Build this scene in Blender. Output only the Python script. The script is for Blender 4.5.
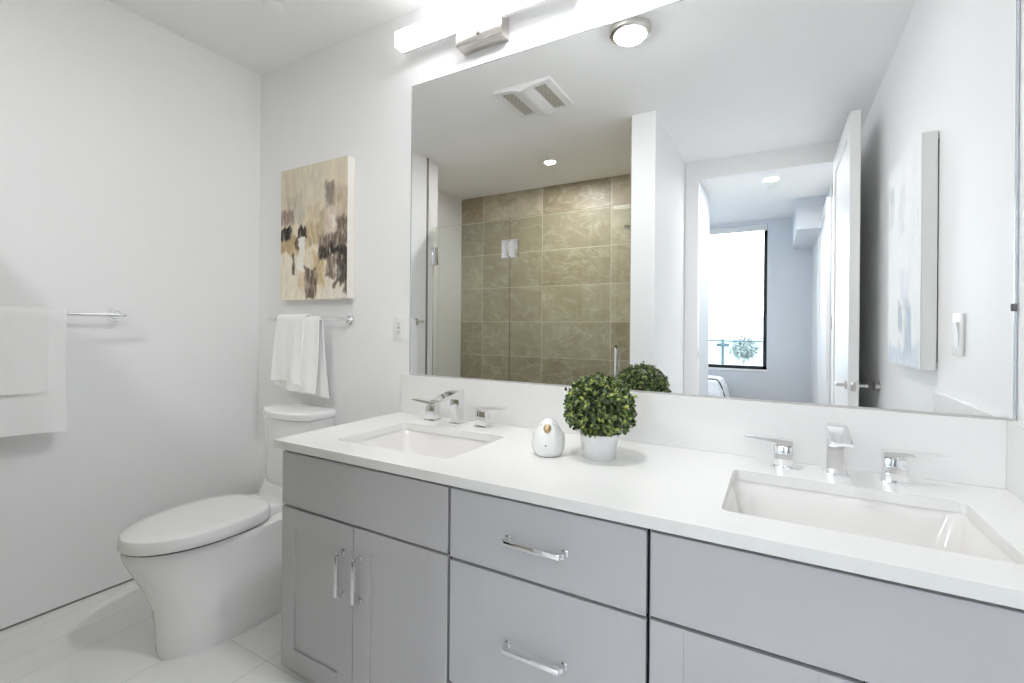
import bpy, bmesh, math, random
import numpy as np
from mathutils import Vector, Matrix, noise

for o in list(bpy.data.objects):
    bpy.data.objects.remove(o)
SC = bpy.context.scene
COL = SC.collection
random.seed(7)

# ------------------------------------------------------------------ camera
CAM_H = 1.244
FPX, YAW, ROLL, HORIZON = 467.75, math.radians(29.525), -0.0085, 327.18
cam_d = bpy.data.cameras.new('camera')
cam = bpy.data.objects.new('camera', cam_d)
COL.objects.link(cam)
cam_d.sensor_fit = 'HORIZONTAL'
cam_d.sensor_width = 36.0
cam_d.lens = FPX * 36.0 / 1024.0
cam_d.shift_y = -(341.5 - HORIZON) / 1024.0
cam_d.clip_start = 0.01
cam_d.clip_end = 500
_d = Vector((-math.sin(YAW), math.cos(YAW), 0))
_r0 = Vector((math.cos(YAW), math.sin(YAW), 0))
_u0 = Vector((0, 0, 1))
_r = _r0 * math.cos(ROLL) - _u0 * math.sin(ROLL)
_u = _r0 * math.sin(ROLL) + _u0 * math.cos(ROLL)
_M = Matrix((_r, _u, -_d)).transposed().to_4x4()
_M.translation = Vector((0, 0, CAM_H))
cam.matrix_world = _M
SC.camera = cam

# ------------------------------------------------------------------ world, exposure
world = bpy.data.worlds.new('world')
SC.world = world
world.use_nodes = True
wn, wl = world.node_tree.nodes, world.node_tree.links
wn.clear()
w_out = wn.new('ShaderNodeOutputWorld')
w_bg = wn.new('ShaderNodeBackground')
w_ramp = wn.new('ShaderNodeValToRGB')
w_sep = wn.new('ShaderNodeSeparateXYZ')
w_tc = wn.new('ShaderNodeTexCoord')
wl.new(w_tc.outputs['Generated'], w_sep.inputs[0])
wl.new(w_sep.outputs['Z'], w_ramp.inputs['Fac'])
w_ramp.color_ramp.elements[0].position = 0.0
w_ramp.color_ramp.elements[0].color = (0.80, 0.89, 1.0, 1)
w_ramp.color_ramp.elements[1].position = 0.35
w_ramp.color_ramp.elements[1].color = (0.88, 0.94, 1.0, 1)
wl.new(w_ramp.outputs['Color'], w_bg.inputs['Color'])
w_bg.inputs['Strength'].default_value = 10.5
wl.new(w_bg.outputs[0], w_out.inputs['Surface'])

SC.view_settings.view_transform = 'Standard'
SC.view_settings.look = 'None'
SC.view_settings.gamma = 1.0
SC.view_settings.use_curve_mapping = False
SC.view_settings.exposure = 0.40
SC.cycles.max_bounces = 16
SC.cycles.diffuse_bounces = 10
SC.cycles.glossy_bounces = 8
SC.cycles.transmission_bounces = 8
SC.cycles.transparent_max_bounces = 16
SC.cycles.sample_clamp_indirect = 6.0
SC.cycles.caustics_reflective = True
SC.cycles.use_denoising = True

BAR_E, DOME_E, CAN_E, HALL_E = 3.4, 185.0, 740.0, 280.0    # lamp strengths

# ------------------------------------------------------------------ plan of the room
WY = 1.696            # mirror wall
XL, XR = -2.711, 0.5404
H = 2.743
ZC, YC = 0.836, 1.0345   # counter top height, counter front
DY = -1.09            # wall with the doorway

# ------------------------------------------------------------------ materials
def new_mat(name):
    m = bpy.data.materials.new(name)
    m.use_nodes = True
    return m, m.node_tree.nodes, m.node_tree.links, m.node_tree.nodes['Principled BSDF']

def mat(name, col, rough=0.5, metal=0.0, spec=0.5, coat=0.0, bump=0.0, bscale=200.0, var=0.0, vscale=8.0, sheen=0.0):
    m, n, l, b = new_mat(name)
    b.inputs['Base Color'].default_value = (*col, 1)
    b.inputs['Roughness'].default_value = rough
    b.inputs['Metallic'].default_value = metal
    b.inputs['Specular IOR Level'].default_value = spec
    b.inputs['Coat Weight'].default_value = coat
    b.inputs['Coat Roughness'].default_value = 0.05
    b.inputs['Sheen Weight'].default_value = sheen
    tc = n.new('ShaderNodeTexCoord')
    if bump > 0:
        nz = n.new('ShaderNodeTexNoise'); nz.inputs['Scale'].default_value = bscale; nz.inputs['Detail'].default_value = 4
        bp = n.new('ShaderNodeBump'); bp.inputs['Strength'].default_value = bump; bp.inputs['Distance'].default_value = 0.002
        l.new(tc.outputs['Object'], nz.inputs['Vector']); l.new(nz.outputs['Fac'], bp.inputs['Height']); l.new(bp.outputs[0], b.inputs['Normal'])
    if var > 0:
        nz = n.new('ShaderNodeTexNoise'); nz.inputs['Scale'].default_value = vscale; nz.inputs['Detail'].default_value = 5
        mx = n.new('ShaderNodeMix'); mx.data_type = 'RGBA'
        mx.inputs['A'].default_value = (*[c * (1 - var) for c in col], 1); mx.inputs['B'].default_value = (*[min(1, c * (1 + var)) for c in col], 1)
        l.new(tc.outputs['Object'], nz.inputs['Vector']); l.new(nz.outputs['Fac'], mx.inputs['Factor']); l.new(mx.outputs['Result'], b.inputs['Base Color'])
    return m

def emit(name, col, strength):
    m, n, l, b = new_mat(name)
    b.inputs['Base Color'].default_value = (0.9, 0.9, 0.9, 1)
    b.inputs['Emission Color'].default_value = (*col, 1)
    b.inputs['Emission Strength'].default_value = strength
    return m

def glass(name, tint, ior=1.45):
    m, n, l, b = new_mat(name)
    n.remove(b)
    out = n['Material Output']
    t = n.new('ShaderNodeBsdfTransparent'); t.inputs['Color'].default_value = (*tint, 1)
    g = n.new('ShaderNodeBsdfGlossy'); g.inputs['Roughness'].default_value = 0.0
    f = n.new('ShaderNodeFresnel'); f.inputs['IOR'].default_value = ior
    mx = n.new('ShaderNodeMixShader')
    l.new(f.outputs[0], mx.inputs[0]); l.new(t.outputs[0], mx.inputs[1]); l.new(g.outputs[0], mx.inputs[2])
    l.new(mx.outputs[0], out.inputs['Surface'])
    return m

def mth(n, l, op, a, b=None):
    x = n.new('ShaderNodeMath'); x.operation = op
    for i, v in enumerate((a, b)):
        if v is None: continue
        if isinstance(v, (int, float)): x.inputs[i].default_value = v
        else: l.new(v, x.inputs[i])
    return x.outputs[0]

def tile_mat(name, ax_u, ax_v, u0, du, v0, dv, joint, cols, jcol, rough, vein=0.0, extra_u=None, scale=3.0):
    """Stack-bond tile: per-tile tone, stone mottling, grout lines.  ax_* = 0,1,2 object axes."""
    m, n, l, b = new_mat(name)
    tc = n.new('ShaderNodeTexCoord'); sp = n.new('ShaderNodeSeparateXYZ'); l.new(tc.outputs['Object'], sp.inputs[0])
    U = mth(n, l, 'DIVIDE', mth(n, l, 'SUBTRACT', sp.outputs[ax_u], u0), du)
    V = mth(n, l, 'DIVIDE', mth(n, l, 'SUBTRACT', sp.outputs[ax_v], v0), dv)
    iu, iv = mth(n, l, 'FLOOR', U), mth(n, l, 'FLOOR', V)
    fu, fv = mth(n, l, 'FRACT', U), mth(n, l, 'FRACT', V)
    eu = mth(n, l, 'MULTIPLY', mth(n, l, 'MINIMUM', fu, mth(n, l, 'SUBTRACT', 1.0, fu)), du)
    ev = mth(n, l, 'MULTIPLY', mth(n, l, 'MINIMUM', fv, mth(n, l, 'SUBTRACT', 1.0, fv)), dv)
    e = mth(n, l, 'MINIMUM', eu, ev)
    if extra_u is not None:
        e = mth(n, l, 'MINIMUM', e, mth(n, l, 'ABSOLUTE', mth(n, l, 'SUBTRACT', sp.outputs[ax_u], extra_u)))
    g = mth(n, l, 'LESS_THAN', e, joint)
    cid = n.new('ShaderNodeCombineXYZ'); l.new(iu, cid.inputs[0]); l.new(iv, cid.inputs[1])
    wn_ = n.new('ShaderNodeTexWhiteNoise'); wn_.noise_dimensions = '3D'; l.new(cid.outputs[0], wn_.inputs['Vector'])
    # noise domain shifted for each tile so that veins break at the joints
    va = n.new('ShaderNodeVectorMath'); va.operation = 'MULTIPLY_ADD'
    l.new(wn_.outputs['Color'], va.inputs[0]); va.inputs[1].default_value = (9, 9, 9); l.new(tc.outputs['Object'], va.inputs[2])
    nz = n.new('ShaderNodeTexNoise'); nz.inputs['Scale'].default_value = scale; nz.inputs['Detail'].default_value = 10; nz.inputs['Roughness'].default_value = 0.70
    nz.inputs['Distortion'].default_value = 0.35
    l.new(va.outputs[0], nz.inputs['Vector'])
    f = mth(n, l, 'ADD', mth(n, l, 'MULTIPLY', nz.outputs['Fac'], 0.70), mth(n, l, 'MULTIPLY', wn_.outputs['Value'], 0.30))
    r = n.new('ShaderNodeValToRGB'); l.new(f, r.inputs['Fac'])
    els = r.color_ramp.elements
    els[0].position, els[1].position = 0.25, 0.75
    els[0].color, els[1].color = (*cols[0], 1), (*cols[-1], 1)
    for k, c in enumerate(cols[1:-1]):
        x = els.new(0.25 + 0.5 * (k + 1) / (len(cols) - 1)); x.color = (*c, 1)
    last = r.outputs['Color']
    if vein > 0:
        n2 = n.new('ShaderNodeTexNoise'); n2.inputs['Scale'].default_value = scale * 0.7; n2.inputs['Detail'].default_value = 6; n2.inputs['Distortion'].default_value = 0.7
        vb = n.new('ShaderNodeVectorMath'); vb.operation = 'MULTIPLY'; vb.inputs[1].default_value = (1.0, 1.6, 1.9)
        l.new(va.outputs[0], vb.inputs[0]); l.new(vb.outputs[0], n2.inputs['Vector'])
        d_ = mth(n, l, 'ABSOLUTE', mth(n, l, 'SUBTRACT', n2.outputs['Fac'], 0.5))
        vm = mth(n, l, 'MULTIPLY', mth(n, l, 'SUBTRACT', 1.0, mth(n, l, 'MINIMUM', mth(n, l, 'MULTIPLY', d_, 40.0), 1.0)), vein)
        mv = n.new('ShaderNodeMix'); mv.data_type = 'RGBA'; l.new(vm, mv.inputs['Factor']); l.new(last, mv.inputs['A']); mv.inputs['B'].default_value = (*jcol, 1)
        last = mv.outputs['Result']
    mx = n.new('ShaderNodeMix'); mx.data_type = 'RGBA'; l.new(g, mx.inputs['Factor']); l.new(last, mx.inputs['A']); mx.inputs['B'].default_value = (*jcol, 1)
    l.new(mx.outputs['Result'], b.inputs['Base Color'])
    b.inputs['Roughness'].default_value = rough
    bp = n.new('ShaderNodeBump'); bp.inputs['Strength'].default_value = 0.25; bp.inputs['Distance'].default_value = 0.002
    l.new(mth(n, l, 'SUBTRACT', 1.0, g), bp.inputs['Height']); l.new(bp.outputs[0], b.inputs['Normal'])
    return m

M = {}
M['paint'] = mat('wall_paint', (0.88, 0.88, 0.885), 0.55, spec=0.25, bump=0.05, bscale=350)
M['ceil'] = mat('ceiling_paint', (0.90, 0.90, 0.895), 0.8, spec=0.2, bump=0.04, bscale=300)
M['bedpaint'] = mat('bedroom_paint', (0.72, 0.745, 0.78), 0.6, spec=0.25, bump=0.04, bscale=300)
M['trimwhite'] = mat('trim_enamel', (0.87, 0.867, 0.86), 0.3, spec=0.5, bump=0.02, bscale=120)
M['darkgap'] = mat('dark_reveal', (0.22, 0.20, 0.17), 0.6, var=0.1)
M['quartz'] = mat('white_quartz', (0.805, 0.80, 0.785), 0.22, spec=0.5, var=0.012, vscale=60)
M['ceramic'] = mat('white_ceramic', (0.87, 0.87, 0.865), 0.12, spec=0.5, coat=0.5, var=0.006)
M['basin'] = mat('basin_ceramic', (0.79, 0.775, 0.76), 0.14, spec=0.5, coat=0.4, var=0.006)
M['seatplastic'] = mat('white_seat_plastic', (0.85, 0.85, 0.85), 0.2, spec=0.5, var=0.006)
M['cab'] = mat('grey_lacquer', (0.51, 0.505, 0.52), 0.32, spec=0.45, var=0.01, vscale=3)
M['cabdark'] = mat('cabinet_interior', (0.012, 0.012, 0.013), 0.9, spec=0.05, var=0.1)  # near-black that paints the shade in the gaps between cabinet fronts
M['chrome'] = mat('chrome', (0.86, 0.86, 0.87), 0.06, metal=1.0, var=0.01)
M['nickel'] = mat('brushed_nickel', (0.64, 0.61, 0.58), 0.28, metal=1.0, bump=0.05, bscale=400)
M['mirror'] = mat('mirror_silver', (0.93, 0.935, 0.93), 0.0, metal=1.0)
M['edge'] = mat('mirror_edge', (0.55, 0.60, 0.63), 0.15, metal=0.6, var=0.05)
M['channel'] = mat('mirror_channel', (0.50, 0.49, 0.47), 0.4, var=0.03)
M['plastic'] = mat('white_plastic', (0.84, 0.84, 0.83), 0.35, var=0.006)
M['slot'] = mat('dark_slot', (0.06, 0.06, 0.06), 0.6, var=0.1)
M['grille'] = mat('grey_grille', (0.55, 0.53, 0.48), 0.6, var=0.08, vscale=40)
M['towel'] = mat('white_terry', (0.95, 0.95, 0.95), 0.95, spec=0.1, bump=0.6, bscale=420, sheen=0.15)
M['canvas'] = mat('canvas_edge', (0.80, 0.77, 0.71), 0.8, bump=0.2, bscale=600)
M['birdwhite'] = mat('bird_glaze', (0.82, 0.82, 0.815), 0.25, coat=0.3, var=0.01)
M['gold'] = mat('gold_beak', (0.62, 0.46, 0.26), 0.4, metal=0.5, var=0.1, vscale=60)
M['potwhite'] = mat('whitewashed_pot', (0.80, 0.80, 0.80), 0.6, bump=0.5, bscale=60, var=0.07, vscale=45)
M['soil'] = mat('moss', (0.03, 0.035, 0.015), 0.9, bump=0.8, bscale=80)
M['stem'] = mat('stem', (0.08, 0.05, 0.03), 0.8, bump=0.5, bscale=90)
M['bar'] = emit('bar_diffuser', (0.975, 0.985, 1.0), BAR_E)
M['dome'] = emit('dome_diffuser', (0.975, 0.985, 1.0), DOME_E)
M['can'] = emit('can_lens', (0.975, 0.985, 1.0), CAN_E)
M['hallcan'] = emit('hall_can_lens', (1.0, 0.98, 0.95), HALL_E)
M['shglass'] = glass('shower_glass', (0.965, 0.98, 0.955))
M['winglass'] = glass('window_glass', (0.97, 0.985, 0.99))
M['railglass'] = glass('rail_glass', (0.86, 0.93, 0.93))
M['blackframe'] = mat('black_aluminium', (0.02, 0.021, 0.024), 0.4, metal=0.3, var=0.1)
M['teal'] = mat('teal_rail_paint', (0.045, 0.085, 0.095), 0.45, metal=0.3, var=0.1)
M['rubber'] = mat('grey_rubber', (0.12, 0.115, 0.11), 0.7, var=0.05)
M['duvet'] = mat('white_duvet', (0.80, 0.81, 0.83), 0.9, spec=0.1, bump=0.4, bscale=60)
M['piping'] = mat('dark_piping', (0.05, 0.055, 0.07), 0.8, var=0.1)
M['bedfloor'] = mat('oak_floor', (0.36, 0.27, 0.19), 0.45, var=0.25, vscale=5)
M['concrete'] = mat('balcony_concrete', (0.40, 0.40, 0.40), 0.8, var=0.1, vscale=3, bump=0.2)
M['ground'] = mat('far_ground', (0.13, 0.15, 0.12), 0.9, var=0.3, vscale=0.05)
M['hill'] = mat('far_hills', (0.14, 0.165, 0.18), 0.95, var=0.15, vscale=0.03)
M['treeleaf'] = mat('far_tree_leaf', (0.11, 0.12, 0.11), 0.8, var=0.3, vscale=3)
M['bark'] = mat('far_tree_bark', (0.10, 0.08, 0.06), 0.9, var=0.2)
M['floortile'] = tile_mat('white_marble_tile', 0, 1, -2.30, 0.332, 1.065, 0.664, 0.0016,
                          [(0.83, 0.83, 0.825), (0.875, 0.875, 0.87), (0.90, 0.90, 0.895)], (0.66, 0.65, 0.63), 0.25, vein=0.10, extra_u=-2.455, scale=2.2)
STONE = [(0.26, 0.215, 0.14), (0.35, 0.30, 0.20), (0.41, 0.36, 0.255), (0.54, 0.49, 0.37)]
M['stone_back'] = tile_mat('stone_tile_back', 0, 2, -2.946, 0.756, 0.925, 0.38, 0.003, STONE, (0.62, 0.575, 0.46), 0.4, vein=0.42, scale=5.0)
M['stone_side'] = tile_mat('stone_tile_side', 1, 2, -1.13, 0.756, 0.925, 0.38, 0.003, STONE, (0.62, 0.575, 0.46), 0.4, vein=0.42, scale=5.0)
M['whitetile'] = tile_mat('white_wall_tile', 1, 2, -1.13, 0.756, 0.925, 0.38, 0.0015,
                          [(0.84, 0.84, 0.84), (0.86, 0.86, 0.86)], (0.78, 0.78, 0.77), 0.3, scale=2.0)

def attr_mat(name, attr, rough=0.7):
    m, n, l, b = new_mat(name)
    a = n.new('ShaderNodeAttribute'); a.attribute_name = attr
    l.new(a.outputs['Color'], b.inputs['Base Color'])
    b.inputs['Roughness'].default_value = rough
    nz = n.new('ShaderNodeTexNoise'); nz.inputs['Scale'].default_value = 260
    bp = n.new('ShaderNodeBump'); bp.inputs['Strength'].default_value = 0.35; bp.inputs['Distance'].default_value = 0.002
    tc = n.new('ShaderNodeTexCoord')
    l.new(tc.outputs['Object'], nz.inputs['Vector']); l.new(nz.outputs['Fac'], bp.inputs['Height']); l.new(bp.outputs[0], b.inputs['Normal'])
    return m
M['art'] = attr_mat('painted_canvas', 'paint')

def leaf_mat():
    m, n, l, b = new_mat('boxwood_leaf')
    g = n.new('ShaderNodeNewGeometry')
    r = n.new('ShaderNodeValToRGB'); l.new(g.outputs['Random Per Island'], r.inputs['Fac'])
    e = r.color_ramp.elements
    e[0].position, e[0].color = 0.0, (0.022, 0.040, 0.014, 1)
    e[1].position, e[1].color = 1.0, (0.42, 0.46, 0.09, 1)
    for p, c in ((0.35, (0.050, 0.092, 0.026, 1)), (0.65, (0.11, 0.175, 0.045, 1)), (0.86, (0.27, 0.34, 0.09, 1))):
        x = e.new(p); x.color = c
    l.new(r.outputs['Color'], b.inputs['Base Color'])
    b.inputs['Roughness'].default_value = 0.33
    return m
M['leaf'] = leaf_mat()

# ------------------------------------------------------------------ mesh helpers
def wloc(o):
    v = Vector((0, 0, 0))
    while o is not None:
        v = v + Vector(o.location); o = o.parent
    return v

class MB:
    """collects shapes (world coordinates) that become ONE mesh object"""
    def __init__(s): s.bm = bmesh.new()
    def _merge(s, b):
        me = bpy.data.meshes.new('tmp'); b.to_mesh(me); b.free(); s.bm.from_mesh(me); bpy.data.meshes.remove(me); return s
    def box(s, x0, x1, y0, y1, z0, z1, bev=0.0, seg=2, M_=None):
        b = bmesh.new()
        bmesh.ops.create_cube(b, size=1.0, matrix=Matrix.Translation(((x0 + x1) / 2, (y0 + y1) / 2, (z0 + z1) / 2)) @ Matrix.Diagonal((abs(x1 - x0), abs(y1 - y0), abs(z1 - z0), 1)))
        if bev > 0: bmesh.ops.bevel(b, geom=list(b.edges), offset=bev, segments=seg, affect='EDGES', profile=0.5)
        if M_ is not None: bmesh.ops.transform(b, matrix=M_, verts=list(b.verts))
        return s._merge(b)
    def cyl(s, p0, p1, r0, r1=None, seg=24, bev=0.0):
        r1 = r0 if r1 is None else r1
        p0, p1 = Vector(p0), Vector(p1); ax = p1 - p0
        b = bmesh.new()
        q = ax.to_track_quat('Z', 'Y').to_matrix().to_4x4(); q.translation = (p0 + p1) / 2
        bmesh.ops.create_cone(b, cap_ends=True, segments=seg, radius1=r0, radius2=r1, depth=ax.length, matrix=q)
        if bev > 0:
            ed = [e for e in b.edges if any(len(f.verts) > 4 for f in e.link_faces)]
            bmesh.ops.bevel(b, geom=ed, offset=bev, segments=2, affect='EDGES')
        return s._merge(b)
    def tube(s, pts, r, seg=12, cap=True):
        pts = [Vector(p) for p in pts]
        rings = []
        for i, p in enumerate(pts):
            t = (pts[min(i + 1, len(pts) - 1)] - pts[max(i - 1, 0)]).normalized()
            up = Vector((0, 0, 1)) if abs(t.z) < 0.95 else Vector((1, 0, 0))
            a = t.cross(up).normalized(); c = a.cross(t).normalized()
            rr = r[i] if isinstance(r, (list, tuple)) else r
            rings.append([s.bm.verts.new(p + (a * math.cos(2 * math.pi * k / seg) + c * math.sin(2 * math.pi * k / seg)) * rr) for k in range(seg)])
        s._bridge(rings, cap)
        return s
    def _bridge(s, rings, cap=True, closed=True):
        n = len(rings[0])
        for A, B in zip(rings, rings[1:]):
            for k in range(n if closed else n - 1):
                s.bm.faces.new((A[k], A[(k + 1) % n], B[(k + 1) % n], B[k]))
        if cap:
            s.bm.faces.new(rings[0][::-1]); s.bm.faces.new(rings[-1])
    def loft(s, rings, cap=True):
        s._bridge([[s.bm.verts.new(p) for p in r] for r in rings], cap); return s
    def lathe(s, prof, c, seg=40, cap=True, ax=None):
        cx, cy, cz = c
        return s.loft([[(cx + r * math.cos(2 * math.pi * k / seg), cy + r * math.sin(2 * math.pi * k / seg), cz + z) for k in range(seg)] for r, z in prof], cap)
    def prism(s, poly, axis, a, b_):
        """poly: 2-D outline; axis 'X','Y','Z' extrude direction"""
        def P(u, v, w): return {'X': (w, u, v), 'Y': (u, w, v), 'Z': (u, v, w)}[axis]
        return s.loft([[P(u, v, a) for u, v in poly], [P(u, v, b_) for u, v in poly]])
    def quad(s, a, b, c, d_):
        s.bm.faces.new([s.bm.verts.new(p) for p in (a, b, c, d_)]); return s
    def build(s, name, m, parent=None, smooth=True, kind=None, weld=False):
        if weld: bmesh.ops.remove_doubles(s.bm, verts=list(s.bm.verts), dist=1e-5)
        bmesh.ops.recalc_face_normals(s.bm, faces=list(s.bm.faces))
        if parent is not None:
            bmesh.ops.translate(s.bm, vec=-wloc(parent), verts=list(s.bm.verts))
        else:
            xs = [v.co for v in s.bm.verts]
            base = Vector(((min(v.x for v in xs) + max(v.x for v in xs)) / 2, (min(v.y for v in xs) + max(v.y for v in xs)) / 2, min(v.z for v in xs)))
            if kind != 'structure': bmesh.ops.translate(s.bm, vec=-base, verts=list(s.bm.verts))
        me = bpy.data.meshes.new(name); s.bm.to_mesh(me); s.bm.free()
        me.materials.append(m)
        if smooth:
            for p in me.polygons: p.use_smooth = True
            try: me.set_sharp_from_angle(angle=math.radians(38))
            except Exception: pass
        o = bpy.data.objects.new(name, me); COL.objects.link(o)
        if parent is not None: o.parent = parent
        elif kind != 'structure': o.location = base
        if kind: o['kind'] = kind
        return o

def tag(o, label, cat, group=None):
    o['label'] = label; o['category'] = cat
    if group: o['group'] = group
    return o
def thing(name, loc, label, cat, group=None):
    o = bpy.data.objects.new(name, None); COL.objects.link(o); o.location = loc; o.empty_display_size = 0.05
    return tag(o, label, cat, group)
def copy_tree(o, parent=None):
    c = o.copy(); COL.objects.link(c)
    if parent is not None: c.parent = parent
    for ch in [x for x in COL.objects if x.parent == o]: copy_tree(ch, c)
    return c
def struct(name, m, *boxes, bev=0.0):
    b = MB()
    for q in boxes: b.box(*q, bev=bev)
    return b.build(name, m, kind='structure', smooth=False)

# ------------------------------------------------------------------ the bathroom shell
T = 0.12
struct('floor', M['floortile'], (XL - 0.7, XR + T, DY - T, WY + T, -0.08, 0.0))
struct('ceiling', M['ceil'], (XL - 0.75, XR + T, DY - T, WY + T, H, H + 0.1))
struct('wall_back', M['paint'], (XL - 0.14, XR + T, WY, WY + T, 0, H))
struct('wall_left', M['paint'], (XL - 0.14, XL, 0.15, WY, 0.010, H))
struct('wall_right', M['paint'], (XR, XR + T, DY - T, WY, 0, H))
struct('trim_1', M['darkgap'], (XL - 0.14, XL - 0.004, 0.15, WY, 0.0, 0.010))  # dark brown strip painted in for the shade of the base shadow gap
struct('trim_2', M['darkgap'], (XL - 0.14, XL - 0.002, 0.122, 0.15, 0.0, H))
struct('trim_3', M['trimwhite'], (XL - 0.14, XL + 0.002, -0.005, 0.122, 0.0, H))
struct('wall_pier', M['paint'], (-0.900, -0.735, DY, 0.10, 0, H))
struct('wall_door', M['paint'], (-0.735, -0.62, DY - T, DY, 0, H), (0.40, XR, DY - T, DY, 0, H), (-0.62, 0.40, DY - T, DY, 2.575, H))
struct('trim_4', M['trimwhite'], (-0.728, -0.62, DY, DY + 0.012, 0, 2.685), (-0.62, 0.40, DY, DY + 0.012, 2.575, 2.685), (0.40, XR - 0.004, DY, DY + 0.012, 0, 2.685))
# shower
SB = -1.13
struct('wall_shower_back', M['stone_back'], (-3.26, -0.89, SB - 0.1, SB, 0, H))
struct('wall_shower_left', M['whitetile'], (-3.36, -3.25, SB - 0.1, 0.0, 0, H))
struct('wall_shower_front', M['whitetile'], (-3.36, XL - 0.14, -0.005, 0.14, 0, H))
struct('wall_shower_right', M['stone_side'], (-0.912, -0.900, SB, 0.085, 0, H))
struct('trim_5', M['quartz'], (XL, -0.912, -0.02, 0.12, 0.0, 0.075), bev=0.004)

# ------------------------------------------------------------------ bedroom and hall beyond the doorway
HC, HY, BY, HWY = 2.60, -2.25, -3.90, -1.88
struct('floor_bedroom', M['bedfloor'], (-3.1, 0.60, BY - 0.2, DY - T, -0.08, 0.0))
struct('wall_hall_left', M['bedpaint'], (-0.74, -0.62, HWY, DY - T, 0, H))
struct('wall_hall_right', M['bedpaint'], (0.43, 0.55, BY - 0.2, DY - T, 0, H))
struct('wall_bedroom_near', M['bedpaint'], (-3.1, -0.74, HWY, HWY + 0.1, 0, H))
struct('wall_bedroom_left', M['bedpaint'], (-3.1, -3.0, BY, HWY, 0, H))
WX0, WX1, WZ0, WZ1 = -2.3, -0.12, 0.69, 2.69
struct('wall_bedroom_far', M['bedpaint'], (-3.1, WX0, BY - 0.2, BY, 0, H), (WX1, 0.43, BY - 0.2, BY, 0, H), (WX0, WX1, BY - 0.2, BY, 0, WZ0), (WX0, WX1, BY - 0.2, BY, WZ1, H))
struct('ceiling_bedroom', M['ceil'], (-3.1, 0.6, BY - 0.2, DY - T, H, H + 0.1))
struct('ceiling_hall', M['ceil'], (-0.62, 0.43, HWY, DY - T, HC, H), (-3.0, 0.43, HY, HWY, HC, H))
struct('trim_6', M['bedpaint'], (0.175, 0.43, BY, -2.45, 2.31, H))          # bulkhead
# window
win = thing('window_1', ((WX0 + WX1) / 2, BY - 0.1, WZ0), '', '')
del win['label']; del win['category']; win['kind'] = 'structure'
b = MB(); fw = 0.045; y0, y1 = BY - 0.12, BY - 0.05
b.box(WX0, WX0 + fw, y0, y1, WZ0, WZ1).box(WX1 - fw, WX1, y0, y1, WZ0, WZ1).box(WX0, WX1, y0, y1, WZ0, WZ0 + fw).box(WX0, WX1, y0, y1, WZ1 - fw, WZ1)
b.build('window_frame', M['blackframe'], win, smooth=False)
MB().box(WX0 + fw, WX1 - fw, BY - 0.09, BY - 0.08, WZ0 + fw, WZ1 - fw).build('pane', M['winglass'], win, smooth=False)
MB().box(WX0 - 0.02, WX1 + 0.02, BY - 0.05, BY + 0.02, WZ0 - 0.03, WZ0, bev=0.004).build('window_sill', M['trimwhite'], win)
MB().box(WX0 + 0.01, WX1 - 0.004, BY - 0.048, BY - 0.002, WZ1 - 0.085, WZ1 - 0.002, bev=0.004).build('roller_shade', M['plastic'], win)
pl = bpy.data.lights.new('window_portal', 'AREA'); pl.shape = 'RECTANGLE'; pl.size = WX1 - WX0; pl.size_y = WZ1 - WZ0; pl.cycles.is_portal = True
plo = bpy.data.objects.new('window_portal', pl); COL.objects.link(plo); plo.location = ((WX0 + WX1) / 2, BY - 0.16, (WZ0 + WZ1) / 2); plo.rotation_euler = (math.radians(90), 0, math.radians(0))

# ------------------------------------------------------------------ doors
def shaker_x(b, xf, xb, y0, y1, z0, z1, fr, dep, rails):
    """panel door in a plane X = const; panels recessed on the xf side (and xb)"""
    s = 1 if xb > xf else -1
    b.box(min(xf, xb) + dep, max(xf, xb) - dep, y0 + fr * .5, y1 - fr * .5, z0 + fr * .5, z1 - fr * .5)
    b.box(xf, xb, y0, y0 + fr, z0, z1, bev=0.002, seg=1).box(xf, xb, y1 - fr, y1, z0, z1, bev=0.002, seg=1)
    for r0, r1 in rails: b.box(xf, xb, y0 + fr, y1 - fr, r0, r1)
    return b
door = bpy.data.objects.new('door_1', None); COL.objects.link(door); door['kind'] = 'structure'; door.location = (0.41, DY + 0.03, 0)
LX0, LX1, LY0, LY1, LZ = 0.376, 0.430, DY + 0.02, -0.085, 2.57
shaker_x(MB(), LX0, LX1, LY0, LY1, 0.012, LZ, 0.115, 0.012, [(0.012, 0.22), (LZ - 0.12, LZ)]).build('door_leaf', M['trimwhite'], door)
def lever(xs, xe, name, knob_y=LY1 - 0.065, z=0.905):
    s = 1 if xe > xs else -1
    b = MB().cyl((xs, knob_y, z), (xs + s * 0.009, knob_y, z), 0.026, bev=0.002)
    b.cyl((xs, knob_y, z), (xs + s * 0.045, knob_y, z), 0.010)
    b.tube([(xs + s * 0.045, knob_y + 0.008, z), (xs + s * 0.046, knob_y - 0.04, z), (xs + s * 0.044, knob_y - 0.115, z - 0.002)], [0.010, 0.009, 0.007], seg=14)
    return b.build(name, M['nickel'], door)
lever(LX0, LX0 - 0.05, 'door_lever'); lever(LX1, LX1 + 0.05, 'door_lever')
b = MB().box((LX0 + LX1) / 2 - 0.013, (LX0 + LX1) / 2 + 0.013, LY1 - 0.002, LY1 + 0.0015, 0.875, 0.935, bev=0.001)
b.box((LX0 + LX1) / 2 - 0.007, (LX0 + LX1) / 2 + 0.007, LY1, LY1 + 0.010, 0.895, 0.917, bev=0.002)
b.build('latch_plate', M['nickel'], door)
for z in (0.25, 1.3, 2.35):
    MB().cyl((LX0 - 0.004, DY + 0.016, z - 0.05), (LX0 - 0.004, DY + 0.016, z + 0.05), 0.007, bev=0.001).build('hinge', M['nickel'], door)
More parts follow.
